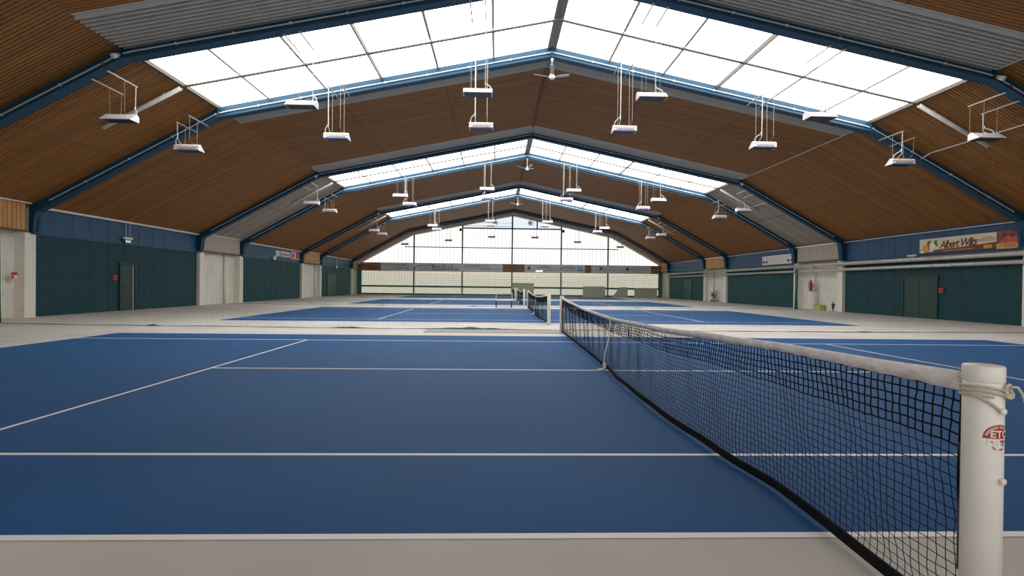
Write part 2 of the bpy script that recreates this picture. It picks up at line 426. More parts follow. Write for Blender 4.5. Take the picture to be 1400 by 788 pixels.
# ------------------------------------------------------------------ side walls
def corr_wall(m, x, nx, y0, y1, z0, z1, pitch, dep, mi=0):
    n = max(1, round((y1-y0)/pitch)); p = (y1-y0)/n; prof = []
    for i in range(n):
        y = y0+i*p; prof += [(y,0),(y+.78*p,0),(y+.83*p,dep),(y+.95*p,dep)]
    prof.append((y1,0)); vs = []
    for y, d in prof: vs += [(x-nx*d,y,z0),(x-nx*d,y,z1)]
    m.add(vs, [(2*i,2*i+2,2*i+3,2*i+1) for i in range(len(prof)-1)], mi)
SPLIT = {-1: 3.05, 1: 2.92}
for sg, nm, xw in ((-1,'wall_left',WL),(1,'wall_right',WR)):
    root = struct(empty(nm, (xw,27,0)), ('left' if sg < 0 else 'right')+' long wall, blue cladding above dark teal panels, white pillared recesses')
    nx = -sg                                               # inward
    sp = SPLIT[sg]
    for i, (a, b) in enumerate(bays):
        narrow = abs((b-a)-4.8) < .01
        ya, yb = max(a,YST), min(b,YEND)
        if not narrow and i not in (0, len(bays)-1):
            near = a < 20
            m = MB(); corr_wall(m, xw, nx, ya, yb, sp, 4.35, .98 if near else .28, .022 if near else .035); m.build('upper_cladding', M_wallblue, root)
            m = MB(); corr_wall(m, xw, nx, ya, yb, 0, sp, .98, .02); m.build('lower_panel', M_wallteal, root)
            m = MB(); m.box((xw,ya+.1,4.02 if sg < 0 else 4.12),(xw+nx*.14,yb-.1,4.10 if sg < 0 else 4.15)); m.build('eave_trim', M_white, root)
        elif narrow or i == len(bays)-1:
            e0, e1 = (ya, yb)
            xr = xw-nx*.22
            m = MB(); m.quad((xr,e0,0),(xr,e1,0),(xr,e1,4.3),(xr,e0,4.3)); m.build('recess_panel', M_brick, root)
            for yy in (e0, e1):
                if yy >= YEND: continue
                off = .16 if yy == e0 else -.16
                p = MB(); p.box((xr,yy+off-.22,0),(xw+nx*.16,yy+off+.22,3.08)); p.build('pillar', M_pil, root)
            rt = MB()
            for yy in (e0, e1): rt.box((xr,yy-.02,0),(xw+nx*.005,yy+.02,4.3))
            rt.build('recess_return', M_brick, root)
            y0h, y1h = e0+.30, (e1-.30 if narrow else e1)
            m = MB(); 
            corr_wall(m, xw+nx*.12, nx, y0h, y1h, 3.18, 4.18, .17, .03)
            m.box((xw,y0h,3.10),(xw+nx*.13,y1h,3.18), 1)
            grey_head = abs(a-26.7) < .01
            m.build('header_panel', [M_headgrey if grey_head else M_headwood, M_seam], root)
            m = MB(); m.box((xw,e0+.15,4.13),(xw+nx*.2,e1-.15,4.20)); m.build('eave_trim', M_white, root)
        else:
            m = MB(); m.quad((xw,ya,0),(xw,yb,0),(xw,yb,4.3),(xw,ya,4.3)); m.build('lower_panel', M_wallteal, root)
# wall behind the camera: low solid part, daylit translucent gable above
wf = struct(empty('wall_front', (CX,YST,0)), 'rear gable wall behind the camera')
m = MB(); m.box((-19.4,YST-.15,-.1),(19.4,YST,.9)); m.build('lower_panel', M_backwall, wf)
w = struct(empty('window_20', (CX,YST,3)), 'translucent gable window behind the camera')
m = MB(); ps = [(-18.4,.85),(18.7,.85),(18.7,deck(18.7)-.05),(KR,7.75),(CX,10.3),(KL,7.75),(-18.4,deck(-18.4)-.05)]
m.add([(x,YST-.05,z) for x,z in ps], [tuple(range(len(ps)))]); m.build('sheet_pane', M_rear, w)
m = MB()
for x in (-12.03,-6.08,.09,6.21,12.09): m.box((x-.085,YST-.04,.9),(x+.085,YST+.1,gz0(x)+.2))
m.build('post', M_post, wf)

# ------------------------------------------------------------------ end wall
endw = struct(empty('wall_back', (CX,YEND,0)), 'daylit gable end wall with brown posts')
PX = [-18.45, -12.03, -6.08, .09, 6.21, 12.09, 18.55]
def gz(x): return deck(x)-.36
m = MB()
for x in PX[1:-1]: m.box((x-.085,YEND-.14,0),(x+.085,YEND+.04,gz(x)+.2))
m.build('post', M_post, endw)
m = MB(); m.box((-13.2,YEND-.10,5.885),(13.4,YEND+.02,5.985)); m.build('thin_rail', M_dark, endw)
m = MB(); m.box((-6.15,YEND-.14,8.28),(6.28,YEND+.03,8.43)); m.box((3.12,YEND-.12,8.4),(3.25,YEND+.03,9.5)); m.box((.0,YEND-.15,8.4),(.18,YEND,10)); m.build('transom_bar', M_dark, endw)
m = MB(); m.box((-6.1,YEND-.05,8.62),(.1,YEND,8.66)); m.box((-6.1,YEND-.05,9.02),(.1,YEND,9.05)); m.build('thin_rail', M_conduit, endw)
m = MB()
for (xa, xb) in ((-18.9,KL),(KL,CX),(CX,KR),(KR,18.85)):
    za, zb = deck(xa), deck(xb)
    if xa in (KL,KR): za = 7.8
    if xb in (KL,KR): zb = 7.8
    for d0, d1, yy in ((-.02,.36,.30),(.36,.44,.12)):
        m.add([(xa,YEND-yy,za-d1),(xb,YEND-yy,zb-d1),(xb,YEND-yy,zb-d0),(xa,YEND-yy,za-d0),(xa,YEND+.1,za-d1),(xb,YEND+.1,zb-d1),(xb,YEND+.1,zb-d0),(xa,YEND+.1,za-d0)],
              [(0,1,2,3),(0,4,5,1),(4,7,6,5),(3,2,6,7)])
m.build('gable_trim', M_soffit, endw)
m = MB(); m.box((-18.7,YEND-.30,.95),(18.65,YEND-.14,1.16)); m.build('crash_rail', M_green, endw)
m = MB(); m.box((-18.7,YEND-.22,0),(18.65,YEND-.02,.20)); m.build('kick_board', M_green, endw)
m = MB(); m.box((-19.0,YEND-.05,0),(-18.45,YEND+.05,4.2)); m.box((18.5,YEND-.05,0),(19.0,YEND+.05,4.2)); m.build('corner_panel', M_green, endw)
m = MB()
m.box((-18.6,YEND-.12,2.94),(18.62,YEND-.02,3.96)); m.build('board_band', M_brownboard, endw)
m = MB()
for (xa, xb) in ((-18.4,-16.2),(-1.0,-.1),(.6,1.5),(9.25,9.95),(17.6,18.55)):
    x = xa+.08
    while x < xb-.05:
        w_ = .05+.06*R.random(); m.box((x,YEND-.135,2.98),(x+w_,YEND-.12,3.9)); x += w_+.10+.12*R.random()
m.build('board_band_batten', M_orangestreak, endw)
nwin = 4
for j in range(6):
    xa, xb = PX[j]+.06, PX[j+1]-.06
    w = struct(empty(f'window_{nwin}', ((xa+xb)/2,YEND+.05,3.9)), 'tall translucent gable window bay'); nwin += 1
    xs = [xa] + [q for q in (KL, CX, KR) if xa < q < xb] + [xb]
    inner = j in (2,3)
    top = (lambda x: 8.35) if inner else gz
    ps = [(xa,3.9),(xb,3.9)] + [(x, max(top(x),3.91)) for x in reversed(xs)]
    m = MB(); m.add([(x,YEND+.06,z) for x,z in ps], [tuple(range(len(ps)))]); m.build('sheet_pane', M_gable, w)
    rb = MB(); x = xa+.25
    while x < xb-.1:
        t_ = top(x)
        if t_ > 4.1: rb.box((x-.026,YEND+.03,3.92),(x+.026,YEND+.058,t_-.02))
        x += .46
    rb.build('sheet_ribs', M_rib, w)
    if inner:
        m = MB(); ps = [(xa,8.35),(xb,8.35)]+[(x,gz(x)) for x in reversed(xs)]
        m.add([(x,YEND+.06,z) for x,z in ps], [tuple(range(len(ps)))]); m.build('clear_pane', M_transom, w)
for j in range(6):
    xa, xb = PX[j]+.06, PX[j+1]-.06
    w = struct(empty(f'window_{nwin}', ((xa+xb)/2,YEND+.05,.1)), 'low translucent window bay under the advert boards'); nwin += 1
    m = MB(); m.quad((xa,YEND+.06,.1),(xb,YEND+.06,.1),(xb,YEND+.06,2.96),(xa,YEND+.06,2.96)); m.build('sheet_pane', M_lower, w)
    rb = MB(); x = xa+.12
    while x < xb-.05:
        rb.box((x-.016,YEND+.03,.1),(x+.016,YEND+.058,2.95)); x += .34
    rb.build('sheet_ribs', M_riblow, w)

# advert boards on the end wall
def bars(m, x0, x1, z, h, y, seed, arch=0, slant=0):
    """row of small letter-like strokes between x0 and x1 (writing too small to read)"""
    q = random.Random(seed); x = x0
    while x < x1-.02:
        w = h*(.22+.22*q.random()); t = (x-x0)/(x1-x0)-.5
        dz = arch*(.25-t*t)*4
        k = q.randint(0,3)
        m.box((x,y-.006,z+dz),(x+w*.4,y,z+h+dz))
        if k != 1: m.box((x,y-.006,z+dz+h*(.8 if k else .42)),(x+w,y,z+dz+h*(1 if k else .6)))
        if k == 3: m.box((x,y-.006,z+dz),(x+w,y,z+dz+h*.18))
        if k == 2: m.box((x+w*.65,y-.006,z+dz),(x+w,y,z+h+dz))
        x += w+h*.16
BY = YEND-.14
def board(lab, x0, x1):
    r_ = tag(empty('advert_board', ((x0+x1)/2,BY,2.98)), lab, 'banner', 'adverts along the end wall')
    MB().box((x0,BY-.03,2.98),(x1,BY,3.93)).build('panel', M_bluegrey, r_)
    return r_
b_ = board('grey advert board with the bold blue logo on the end wall', -16.1, -7.4)
for u0,u1,zz,sd in ((-14.3,-12.9,3.62,1),(-14.3,-12.7,3.22,2),(-11.5,-9.4,3.60,3),(-11.3,-10.1,3.2,4)):
    m = MB(); bars(m,u0,u1,zz,.14,BY-.03,sd); m.build('small_print', M_darktext, b_)
MB().box((-12.05,BY-.036,3.1),(-11.85,BY-.03,3.4)).build('dark_mark', M_darktext, b_)
m = MB(); bars(m,-9.75,-7.6,3.22,.52,BY-.03,5); m.box((-9.9,BY-.036,3.12),(-7.5,BY-.03,3.2)); m.build('blue_logo', M_bluetext, b_)
b_ = board('grey advert board with one line of blue print left of the middle post', -7.3, -1.05)
m = MB(); bars(m,-5.8,-2.7,3.52,.2,BY-.03,6); m.build('blue_print', M_bluetext, b_)
m = MB(); bars(m,-3.9,-2.4,3.2,.1,BY-.03,7); m.build('small_print', M_darktext, b_)
m = MB(); m.box((-7.2,BY-.036,3.12),(-6.5,BY-.03,3.24)); m.build('red_print', M_red, b_)
b_ = board('grey advert board with arched dark lettering right of the middle post', 1.65, 9.2)
m = MB()
for k in range(6):
    a = k*PI/6; m.prism([(-.26,-.03),(.26,-.03),(.26,.03),(-.26,.03)], lambda u,v,t,a=a: (2.2+u*math.cos(a)-v*math.sin(a), t, 3.5+u*math.sin(a)+v*math.cos(a)), BY-.037, BY-.03)
m.build('red_star', M_red, b_)
m = MB(); bars(m,3.2,5.0,3.35,.24,BY-.03,8,.18); m.build('dark_print', M_darktext, b_)
m = MB(); bars(m,6.1,8.0,3.3,.32,BY-.03,9,.14); m.build('dark_print', M_darktext, b_)
m = MB(); bars(m,8.35,8.9,3.3,.4,BY-.03,10); m.box((8.3,BY-.036,3.2),(8.95,BY-.03,3.27)); m.build('emblem', M_navy, b_)
b_ = board('grey advert board with small red and dark badges, nearest the right corner', 10.0, 17.5)
m = MB(); m.box((11.0,BY-.04,3.38),(11.4,BY-.03,3.66)); m.build('red_badge', M_red, b_)
for u0,u1,zz,sd in ((11.6,13.5,3.38,12),(15.0,16.9,3.34,13)):
    m = MB(); bars(m,u0,u1,zz,.26,BY-.03,sd); m.build('grey_print', M_greygreen, b_)
m = MB(); m.prism([(14.35,3.68),(14.7,3.68),(14.7,3.42),(14.52,3.26),(14.35,3.42)], lambda u,v,t: (u,t,v), BY-.04, BY-.03); m.build('dark_shield', M_darktext, b_)

# flat boards added in place of shadow shapes on the low panes
for lab, x0, x1, z1, sl in (('grey green shadow shape behind the nets at the middle of the end wall',.15,2.8,1.62,0),
                        ('wide grey green shadow shape low on the end wall left of the fifth post',8.9,11.7,1.30,0),
                        ('grey green shadow shape with one sloping side on the end wall',12.6,14.5,1.24,.9),
                        ('wide grey green shadow shape at the right end of the end wall',15.35,18.2,1.12,0)):
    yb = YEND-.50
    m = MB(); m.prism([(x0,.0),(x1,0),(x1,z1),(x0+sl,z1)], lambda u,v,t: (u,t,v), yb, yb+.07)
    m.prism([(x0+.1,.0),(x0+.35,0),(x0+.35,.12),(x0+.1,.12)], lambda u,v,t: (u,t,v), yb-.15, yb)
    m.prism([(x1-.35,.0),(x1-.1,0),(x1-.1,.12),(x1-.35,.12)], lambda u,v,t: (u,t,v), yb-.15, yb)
    tag(m.build('board', M_greygreen), lab, 'board', 'shadow shapes low on the end wall')

# little dark items on the gable
for lab, x in (('dark star shaped spinner left of the gable middle post',-2.06),('dark star shaped spinner right of the gable middle post',2.29)):
    r_ = tag(empty('spinner', (x,59.6,9.05)), lab, 'ornament', 'spinners in the gable windows')
    m = MB()
    for k in range(6):
        a = k*PI/3+.3
        m.prism([(.05,-.03),(.30,-.085),(.34,0),(.30,.085),(.05,.03)], lambda u,v,t,a=a: (x+u*math.cos(a)-v*math.sin(a), t+.06*v, 9.05+u*math.sin(a)+v*math.cos(a)), 59.59, 59.61)
    m.build('vane', M_dark, r_)
    MB().tube([(x,59.50,9.05),(x,59.66,9.05)], .05, 10).build('hub', M_dark, r_)
for lab, x in (('small dark loudspeaker on the gable post left of centre',-6.3),('small dark loudspeaker on the gable post right of centre',6.4)):
    r_ = tag(empty('loudspeaker', (x,59.7,8.2)), lab, 'loudspeaker', 'loudspeakers on the gable posts')
    s_ = -1 if x < 0 else 1
    MB().bbox((x-.14,59.40,7.92),(x+.14,59.64,8.26), .03).build('cabinet', M_dark, r_)
    MB().box((x-.03,59.62,8.05),(x+.03,59.84,8.11)).build('bracket', M_dark, r_)
for lab, x, z, hh, ww in (('lit emergency light box over the end wall adverts',3.45,2.98,.30,.95),('small lit emergency light under the end wall adverts',2.9,2.30,.20,.40)):
    r_ = tag(empty('emergency_light', (x,59.7,z)), lab, 'light')
    MB().bbox((x-ww/2,59.56,z),(x+ww/2,59.80,z+hh), .03).build('housing', M_fanwhite, r_)
    MB().box((x-ww/2+.04,59.552,z+.04),(x+ww/2-.04,59.56,z+hh-.04)).build('lit_face', lit('emergency_face',(1,1,1),1.1), r_)

# ------------------------------------------------------------------ floodlights
def flood_proto(drop, sl):
    """local frame: origin on the housing top; beam lies at y = -.75; louvre faces -y"""
    r_ = empty('floodlight')
    h = MB(); hw = .43
    sec = [(-.20,-.215),(-.20,-.197),(.04,0),(.10,0),(.175,-.055),(.175,-.215)]
    h.prism(sec, lambda u,v,t: (t,u,v), -hw, hw)
    hs = h.build('housing', M_lampwhite, r_, local=True)
    t = MB(); t.box((-hw+.02,.172,-.125),(hw-.02,.178,-.065)); t.build('tan_reflection', M_lampreflect, hs, local=True)  # reflection of the timber ceiling, painted on the lamp back
    b = MB(); x = -hw+.1
    q = random.Random(3)
    while x < hw-.12:
        w = .035+.03*q.random(); b.box((x,.172,-.175),(x+w,.1785,-.137)); x += w+.018
    b.box((-hw+.01,.172,-.213),(hw-.01,.1785,-.187))
    b.build('blue_print', M_bluetext, hs, local=True)
    l = MB(); A = Vector((0,-.185,-.215)); B = Vector((0,.16,-.215)); n = Vector((0,0,-1))
    def P(x, s, d): p = A.lerp(B, s)+n*d; return (x, p.y, p.z)
    l.quad(P(-hw+.03,0,.006),P(hw-.03,0,.006),P(hw-.03,1,.006),P(-hw+.03,1,.006))
    for k in range(13):
        x = -hw+.05+k*(2*hw-.1)/12
        l.add([P(x-.004,0,.004),P(x+.004,0,.004),P(x+.004,1,.004),P(x-.004,1,.004),P(x-.004,0,.012),P(x+.004,0,.012),P(x+.004,1,.012),P(x-.004,1,.012)],
              [(0,1,5,4),(1,2,6,5),(2,3,7,6),(3,0,4,7),(4,5,6,7)])
    l.build('louvre', M_louvre, r_, local=True)
    for sx in (-.21,.21):
        za = drop+sl*sx
        a = MB(); a.box((sx-.018,-.76,za-.018),(sx+.018,.40,za+.016)); a.box((sx-.03,-.78,za-.026),(sx+.03,-.70,za+.008)); a.build('bracket_arm', M_arm, r_, local=True)
        for yy in (-.12,.34):
            thick = sx > 0 and yy > 0
            wr = MB(); ye = -.10 if yy < 0 else .10; zb_ = -.10 if yy < 0 else -.02
            wr.tube([(sx,yy,za),(sx,yy if not thick else yy-.02,0+.12),(sx,ye,zb_)] if yy > 0 else [(sx,yy,za),(sx,ye,zb_)], .0060 if not thick else .0135, 6)
            wr.build('suspension_wire', M_wire if not thick else M_conduit, r_, local=True)
    za = drop+sl*.21
    c = MB(); c.tube([(.21,.30,.30),(.23,.28,.22),(.31,.22,.17),(.37,.16,.10),(.38,.12,-.03)], .016, 6); c.build('power_cable', M_conduit, r_, local=True)
    return r_
DX = [(12.95,6.22),(7.75,6.74),(2.60,7.22)]
ORD = ['first','second','third','fourth','fifth','sixth']
ROW = ['nearest row','second row','third row','fourth row','fifth row','sixth row','last row by the gable']
protos = {}
for fi, y in enumerate(FR[2:]):
    odd = fi % 2 == 0
    for j in range(6):
        side = -1 if j < 3 else 1
        dx, z = DX[j if j < 3 else 5-j]
        x = CX+side*dx
        yy = y+.75 if odd else y-.75
        slope_world = (.5496 if dx > 12.3 else .2073)*(-side)
        sl = slope_world if odd else -slope_world
        key = (dx, sl > 0)
        if key not in protos:
            o = flood_proto(deck(x)-BD-z-.03, sl); protos[key] = o
        else:
            o = copy_tree(protos[key])
        o.location = (x, yy, z); o.rotation_euler = (0,0,0 if odd else PI)
        tag(o, f'white box floodlight on wires, {ORD[j]} from the left in the {ROW[fi]}', 'floodlight', 'floodlights under the roof beams')

# ------------------------------------------------------------------ ceiling fans
def fan_proto():
    r_ = empty('ceiling_fan')
    m = MB(); m.lathe([(.015,0),(.07,-.01),(.065,-.06),(.035,-.15),(.014,-.17)], (0,0,0), 16); m.build('canopy', M_fanwhite, r_, True, True)
    m = MB(); m.tube([(0,0,-.1),(0,0,-.62)], .014, 8); m.build('rod', M_fanwhite, r_, True, True)
    m = MB(); m.lathe([(.015,-.52),(.05,-.56),(.06,-.62),(.10,-.66),(.115,-.70),(.11,-.76),(.07,-.80),(.01,-.81)], (0,0,0), 20); m.build('motor', M_fanwhite, r_, True, True)
    for a in (.28, PI-.28, -PI/2-.1):
        b = MB(); ca, sa = math.cos(a), math.sin(a)
        def P(u, v, w): return (u*ca-v*sa, u*sa+v*ca, -.72+w+.24*u)
        sec = []
        for u, hw, tw in ((.10,.02,0),(.18,.03,.01),(.24,.065,.02),(.50,.075,.02),(.66,.07,.02),(.70,.05,.02)):
            sec.append([P(u,-hw,tw-.004),P(u,hw,-tw-.004),P(u,hw,-tw+.004),P(u,-hw,tw+.004)])
        vs = [p for s_ in sec for p in s_]
        fs = [(k*4+i,k*4+(i+1)%4,k*4+4+(i+1)%4,k*4+4+i) for k in range(len(sec)-1) for i in range(4)]+[(3,2,1,0),tuple(len(vs)-4+i for i in range(4))]
        b.add(vs, fs); b.build('blade', M_blade, r_, False, True)
    return r_
fp = fan_proto()
for k, (fi, lab) in enumerate(((3,'white three bladed ceiling fan under the ridge past the nearest skylight'),(5,'white three bladed ceiling fan under the ridge past the second skylight'),(7,'white three bladed ceiling fan under the ridge past the farthest skylight'))):
    o = fp if k == 0 else copy_tree(fp)
    o.location = (CX+.02, FR[fi]-.02, 10.35-BD); o.rotation_euler = (0,0,[0,.5,.35][k])
    tag(o, lab, 'fan', 'ceiling fans along the ridge')

# ------------------------------------------------------------------ tennis nets
YA, YB = -.838, 11.80
def interp(t, pts):
    if t <= pts[0][0]: return pts[0][1]
    for (a, va), (b, vb) in zip(pts, pts[1:]):
        if t <= b:
            s = (t-a)/(b-a); s = s*s*(3-2*s)*.5+s*.5
            return va+(vb-va)*s
    return pts[-1][1]
TOPZ = [(YA,1.075),(-.28,1.055),(.32,1.04),(1.3,1.0),(3.15,.925),(5.47,.875),(8.06,.90),(10.2,.975),(YB,1.05)]
TOPX = [(YA,-.005),(1.5,.05),(5.47,.075),(YB,.08)]
BOTX = [(YA,.02),(.1,.06),(.65,.075),(1.3,.0),(2.6,-.07),(4.4,-.06),(5.47,.0),(8,.05),(YB,.08)]
def HB(y): return .058+.020*math.exp(-(y-YA)/.45)+.010*math.exp(-(YB-y)/.5)
def net_pt(y, t):
    """t = 0 under the headband, 1 on the bottom band"""
    zt = interp(y, TOPZ)-HB(y); zb = .075
    x = interp(y, TOPX)*(1-t)+interp(y, BOTX)*t
    x += .012*math.sin(3.1*y+2*t)*math.sin(PI*t) + .008*math.sin(11.3*y+5*t)*math.sin(PI*t)
    return Vector((x, y, zt+(zb-zt)*t))
def make_net():
    r_ = empty('tennis_net', (0,5.485,0))
    mesh = 0.0455; ny = int((YB-YA)/mesh); nz = 21
    q = random.Random(5)
    jit = {}
    for i in range(ny+1):
        for j in range(nz+1):
            a = .0018
            jit[i,j] = (q.gauss(0,.002), q.gauss(0,a) + .011*math.sin(i*.19+j*.31)*math.sin(j*.2), q.gauss(0,a*.8) + .007*math.sin(i*.13+j*.24)) if 0 < i < ny and 0 < j < nz else (0,0,0)
    N = {}
    for i in range(ny+1):
        y = YA+(YB-YA)*i/ny
        for j in range(nz+1):
            N[i,j] = net_pt(y, j/nz)+Vector(jit[i,j])
    m = MB()
    def strand(pts, r):
        vs = []; n = len(pts)
        for k, p in enumerate(pts):
            d = pts[min(k+1,n-1)]-pts[max(k-1,0)]
            u = Vector((1,0,0)); w = d.cross(u).normalized()
            vs += [p+u*r, p+w*r, p-u*r, p-w*r]
        m.add(vs, [(k*4+e,k*4+(e+1)%4,k*4+4+(e+1)%4,k*4+4+e) for k in range(n-1) for e in range(4)])
    for i in range(ny+1):
        strand([N[i,j] for j in range(6)], .0039); strand([N[i,j] for j in range(5,nz+1)], .0021)
    for j in range(nz+1):
        strand([N[i,j] for i in range(ny+1)], .0039 if j <= 5 else .0021)
    m.build('netting', M_black, r_)
    # white headband folded over the top cord
    hb = MB(); n = 180; secs = []
    for k in range(n+1):
        y = YA+(YB-YA)*k/n; z = interp(y, TOPZ); x = interp(y, TOPX)
        w1 = .003*math.sin(37*y)+.002*math.sin(91*y+1); w2 = .004*math.sin(23*y+2)+.002*math.sin(67*y)
        secs.append([(x-.010+w2*.5,y,z-HB(y)+w1),(x-.014+w1*.6,y,z-.030+w2),(x-.011,y,z-.006),(x,y,z+.001),(x+.011,y,z-.006),(x+.014+w2*.6,y,z-.030),(x+.010+w1*.5,y,z-HB(y)+w1)])
    vs = [p for s_ in secs for p in s_]
    fs = [(k*7+e,k*7+(e+1)%7,k*7+7+(e+1)%7,k*7+7+e) for k in range(n) for e in range(7)]+[tuple(range(6,-1,-1)),tuple(n*7+e for e in range(7))]
    hb.add(vs, fs); hb.build('headband', M_band, r_, True)
    bb = MB(); secs = []
    for k in range(n+1):
        y = YA+(YB-YA)*k/n; x = interp(y, BOTX); w = .004*math.sin(5*y)
        secs.append([(x-.008,y,.026+w),(x-.008,y,.085+w),(x+.008,y,.085+w),(x+.008,y,.026+w)])
    vs = [p for s_ in secs for p in s_]
    bb.add(vs, [(k*4+e,k*4+(e+1)%4,k*4+4+(e+1)%4,k*4+4+e) for k in range(n) for e in range(4)]+[(3,2,1,0),tuple(n*4+e for e in range(4))])
    bb.build('bottom_band', M_black, r_)
    # centre strap down to the floor anchor
    cs = MB(); y = 5.485; z = interp(y, TOPZ); x = interp(y, TOPX); xb = interp(y, BOTX)
    path = [(x-.020,z-.005),(x-.045,z-.12),(x-.058,z-.35),(xb-.045,.28),(xb-.050,.16),(xb-.058,.09),(xb-.062,.03)]
    for k in range(len(path)-1):
        (xa_,za),(xb_,zb) = path[k],path[k+1]
        cs.add([(xa_-.003,y-.025,za),(xa_-.003,y+.025,za),(xb_-.003,y+.025,zb),(xb_-.003,y-.025,zb),(xa_+.003,y-.025,za),(xa_+.003,y+.025,za),(xb_+.003,y+.025,zb),(xb_+.003,y-.025,zb)],
               [(0,1,2,3),(7,6,5,4),(0,4,5,1),(1,5,6,2),(2,6,7,3),(3,7,4,0)])
    cs.box((x-.02,y-.025,z-.012),(x+.02,y+.025,z+.006)); cs.box((x+.015,y-.025,z-.4),(x+.020,y+.025,z))
    cs.tube([(xb-.055,y,.12),(xb-.04,y,.06),(xb-.07,y,.02),(xb-.16,y,.012)], [.028,.03,.022,.02], 8)
    cs.build('centre_strap', M_band, r_)
    for yy in (YA, YB):
        ed = MB(); pts = [net_pt(yy, k/12) for k in range(13)]
        sd = .018 if yy < 0 else -.018
        ed.tube([p+Vector((0,sd*.2,0)) for p in pts], .011, 6); ed.build('side_cord', M_black, r_)
        rod = MB(); rod.tube([(-.012 if yy<0 else .08,yy+sd*.1,.30),(-.012 if yy<0 else .08,yy+sd*.1,.80)], .010, 8); rod.build('side_rod', M_brownrod, r_)
    return r_
net0 = make_net()
POSTR = .0605
def make_post(near):
    px_, py_ = (-.006, -.914) if near else (.08, 11.885)
    r_ = empty('net_post', (px_,py_,0))
    h = 1.115 if near else 1.085
    m = MB(); m.lathe([(POSTR,0),(POSTR,h-.062),(POSTR-.002,h-.060)], (px_,py_,0), 40); m.build('pole', M_postwhite, r_, True)
    m = MB(); m.lathe([(POSTR+.001,h-.060),(POSTR+.0015,h-.058),(POSTR+.0015,h-.004),(POSTR-.003,h)], (px_,py_,0), 40); m.build('cap', M_postwhite, r_, True)
    for z, a in ((.955,-1.46),(.70,-1.40)):
        p = MB(); c, s_ = math.cos(a), math.sin(a)
        if not near: c, s_ = -c, -s_
        p.tube([(px_+c*(POSTR-.01),py_+s_*(POSTR-.01),z),(px_+c*(POSTR+.004),py_+s_*(POSTR+.004),z),(px_+c*(POSTR+.005),py_+s_*(POSTR+.005),z),(px_+c*(POSTR+.014),py_+s_*(POSTR+.014),z),(px_+c*(POSTR+.016),py_+s_*(POSTR+.016),z)], [.006,.006,.011,.012,.008], 10)
        p.build('peg', M_postwhite, r_, True)
    return r_
post_n, post_f = make_post(True), make_post(False)
netsets = ['in the foreground on the nearest court','on the second court','on the third court','on the farthest court']
for k in range(4):
    if k == 0: n_, a_, b_ = net0, post_n, post_f
    else:
        n_, a_, b_ = copy_tree(net0), copy_tree(post_n), copy_tree(post_f)
        for o in (n_, a_, b_):
            o.location = (o.location.x, o.location.y+k*PITCH, 0)
    tag(n_, 'black tennis net with white headband '+netsets[k], 'tennis net', 'tennis nets')
    tag(a_, ['thick white net post with red label in the right foreground','white net post at the near end of the second court net','white net post at the near end of the third court net','white net post at the near end of the farthest court net'][k], 'net post', 'net posts')
    tag(b_, 'white net post at the far end of the '+['foreground net','second court net','third court net','farthest court net'][k], 'net post', 'net posts')

# cord of the foreground net tied round its post
pc = Vector((-.006,-.914,0))
rp = MB()
def ringpt(a, z, r=POSTR+.006): return (pc.x+r*math.cos(a), pc.y+r*math.sin(a), z)
path = [(-.01,YA+.02,1.052),(-.03,YA-.01,1.048)]
for k in range(0, 61):
    a = PI*.80+k*(2*PI*2.3)/60; path.append(ringpt(a, 1.040-.038*k/60+.006*math.sin(a*2)))
rp.tube(path, .0048, 8)
path = [ringpt(PI*1.0+k*PI*.53/16, 1.01-.058*(k/16)**1.3+.008*math.sin(k/16*PI)) for k in range(17)]
rp.tube(path, .0055, 8)
kc = Vector((pc.x+.034, pc.y-.060, 1.028))
for t_ in range(3):
    pts = []
    for k in range(17):
        a = 2*PI*k/16
        pts.append(kc+Vector((.017*math.cos(a), .010*math.sin(a+t_), .018*math.sin(a)+.006*(t_-1))))
    rp.tube(pts, .0052, 8)
rp.tube([kc+Vector((.008,0,.015)),kc+Vector((.034,-.002,.014)),kc+Vector((.050,-.004,-.010)),kc+Vector((.060,-.006,-.040)),kc+Vector((.066,-.006,-.062))], .0050, 8)
rp.build('tie_cord', M_rope, net0, True)

# printed label wrapped round the foreground post
lab_red = MB(); lab_white = MB()
A0 = -1.50; Z0 = .853                                   # centre angle and height of the round label
def wrap(u, v, d=.0006):
    a = A0+u/POSTR; r_ = POSTR+d
    return (pc.x+r_*math.cos(a), pc.y+r_*math.sin(a), Z0+v)
RL = .052
for k in range(24):                                         # red half disc in strips
    u0, u1 = -RL+2*RL*k/24, -RL+2*RL*(k+1)/24
    v0, v1 = math.sqrt(max(0,RL*RL-u0*u0)), math.sqrt(max(0,RL*RL-u1*u1))
    lab_red.quad(wrap(u0,0),wrap(u1,0),wrap(u1,v1),wrap(u0,v0))
def put_text(mb, txt, size, u, v, d, bold=0, rot=0):
    vs, fs = text_geo(txt, size, 'CENTER', bold)
    c, s_ = math.cos(rot), math.sin(rot)
    mb.add([wrap(u+x*c-y*s_, v+x*s_+y*c, d) for x, y in vs], fs)
put_text(lab_white, 'ETC', .036, .001, .005, .0024, .0012)
for k in range(22):                                         # white arc band with red lettering strokes
    if k == 10: continue
    a0, a1 = PI*.93-PI*.86*k/22, PI*.93-PI*.86*(k+1)/22
    lab_white.quad(*[wrap(r_*math.cos(a), r_*math.sin(a), .0009) for a, r_ in ((a0,.039),(a1,.039),(a1,.047),(a0,.047))])
    for f_ in (.2,.65):
        a = a0+(a1-a0)*f_; b2 = a0+(a1-a0)*(f_+.22)
        lab_red.quad(*[wrap(r_*math.cos(t_), r_*math.sin(t_), .0012) for t_, r_ in ((a,.041),(b2,.041),(b2,.0455),(a,.0455))])
put_text(lab_red, 'TEN', .014, .014, -.015, .0014, .0006)
put_text(lab_red, 'NIS', .009, .014, -.025, .0014, .0004)
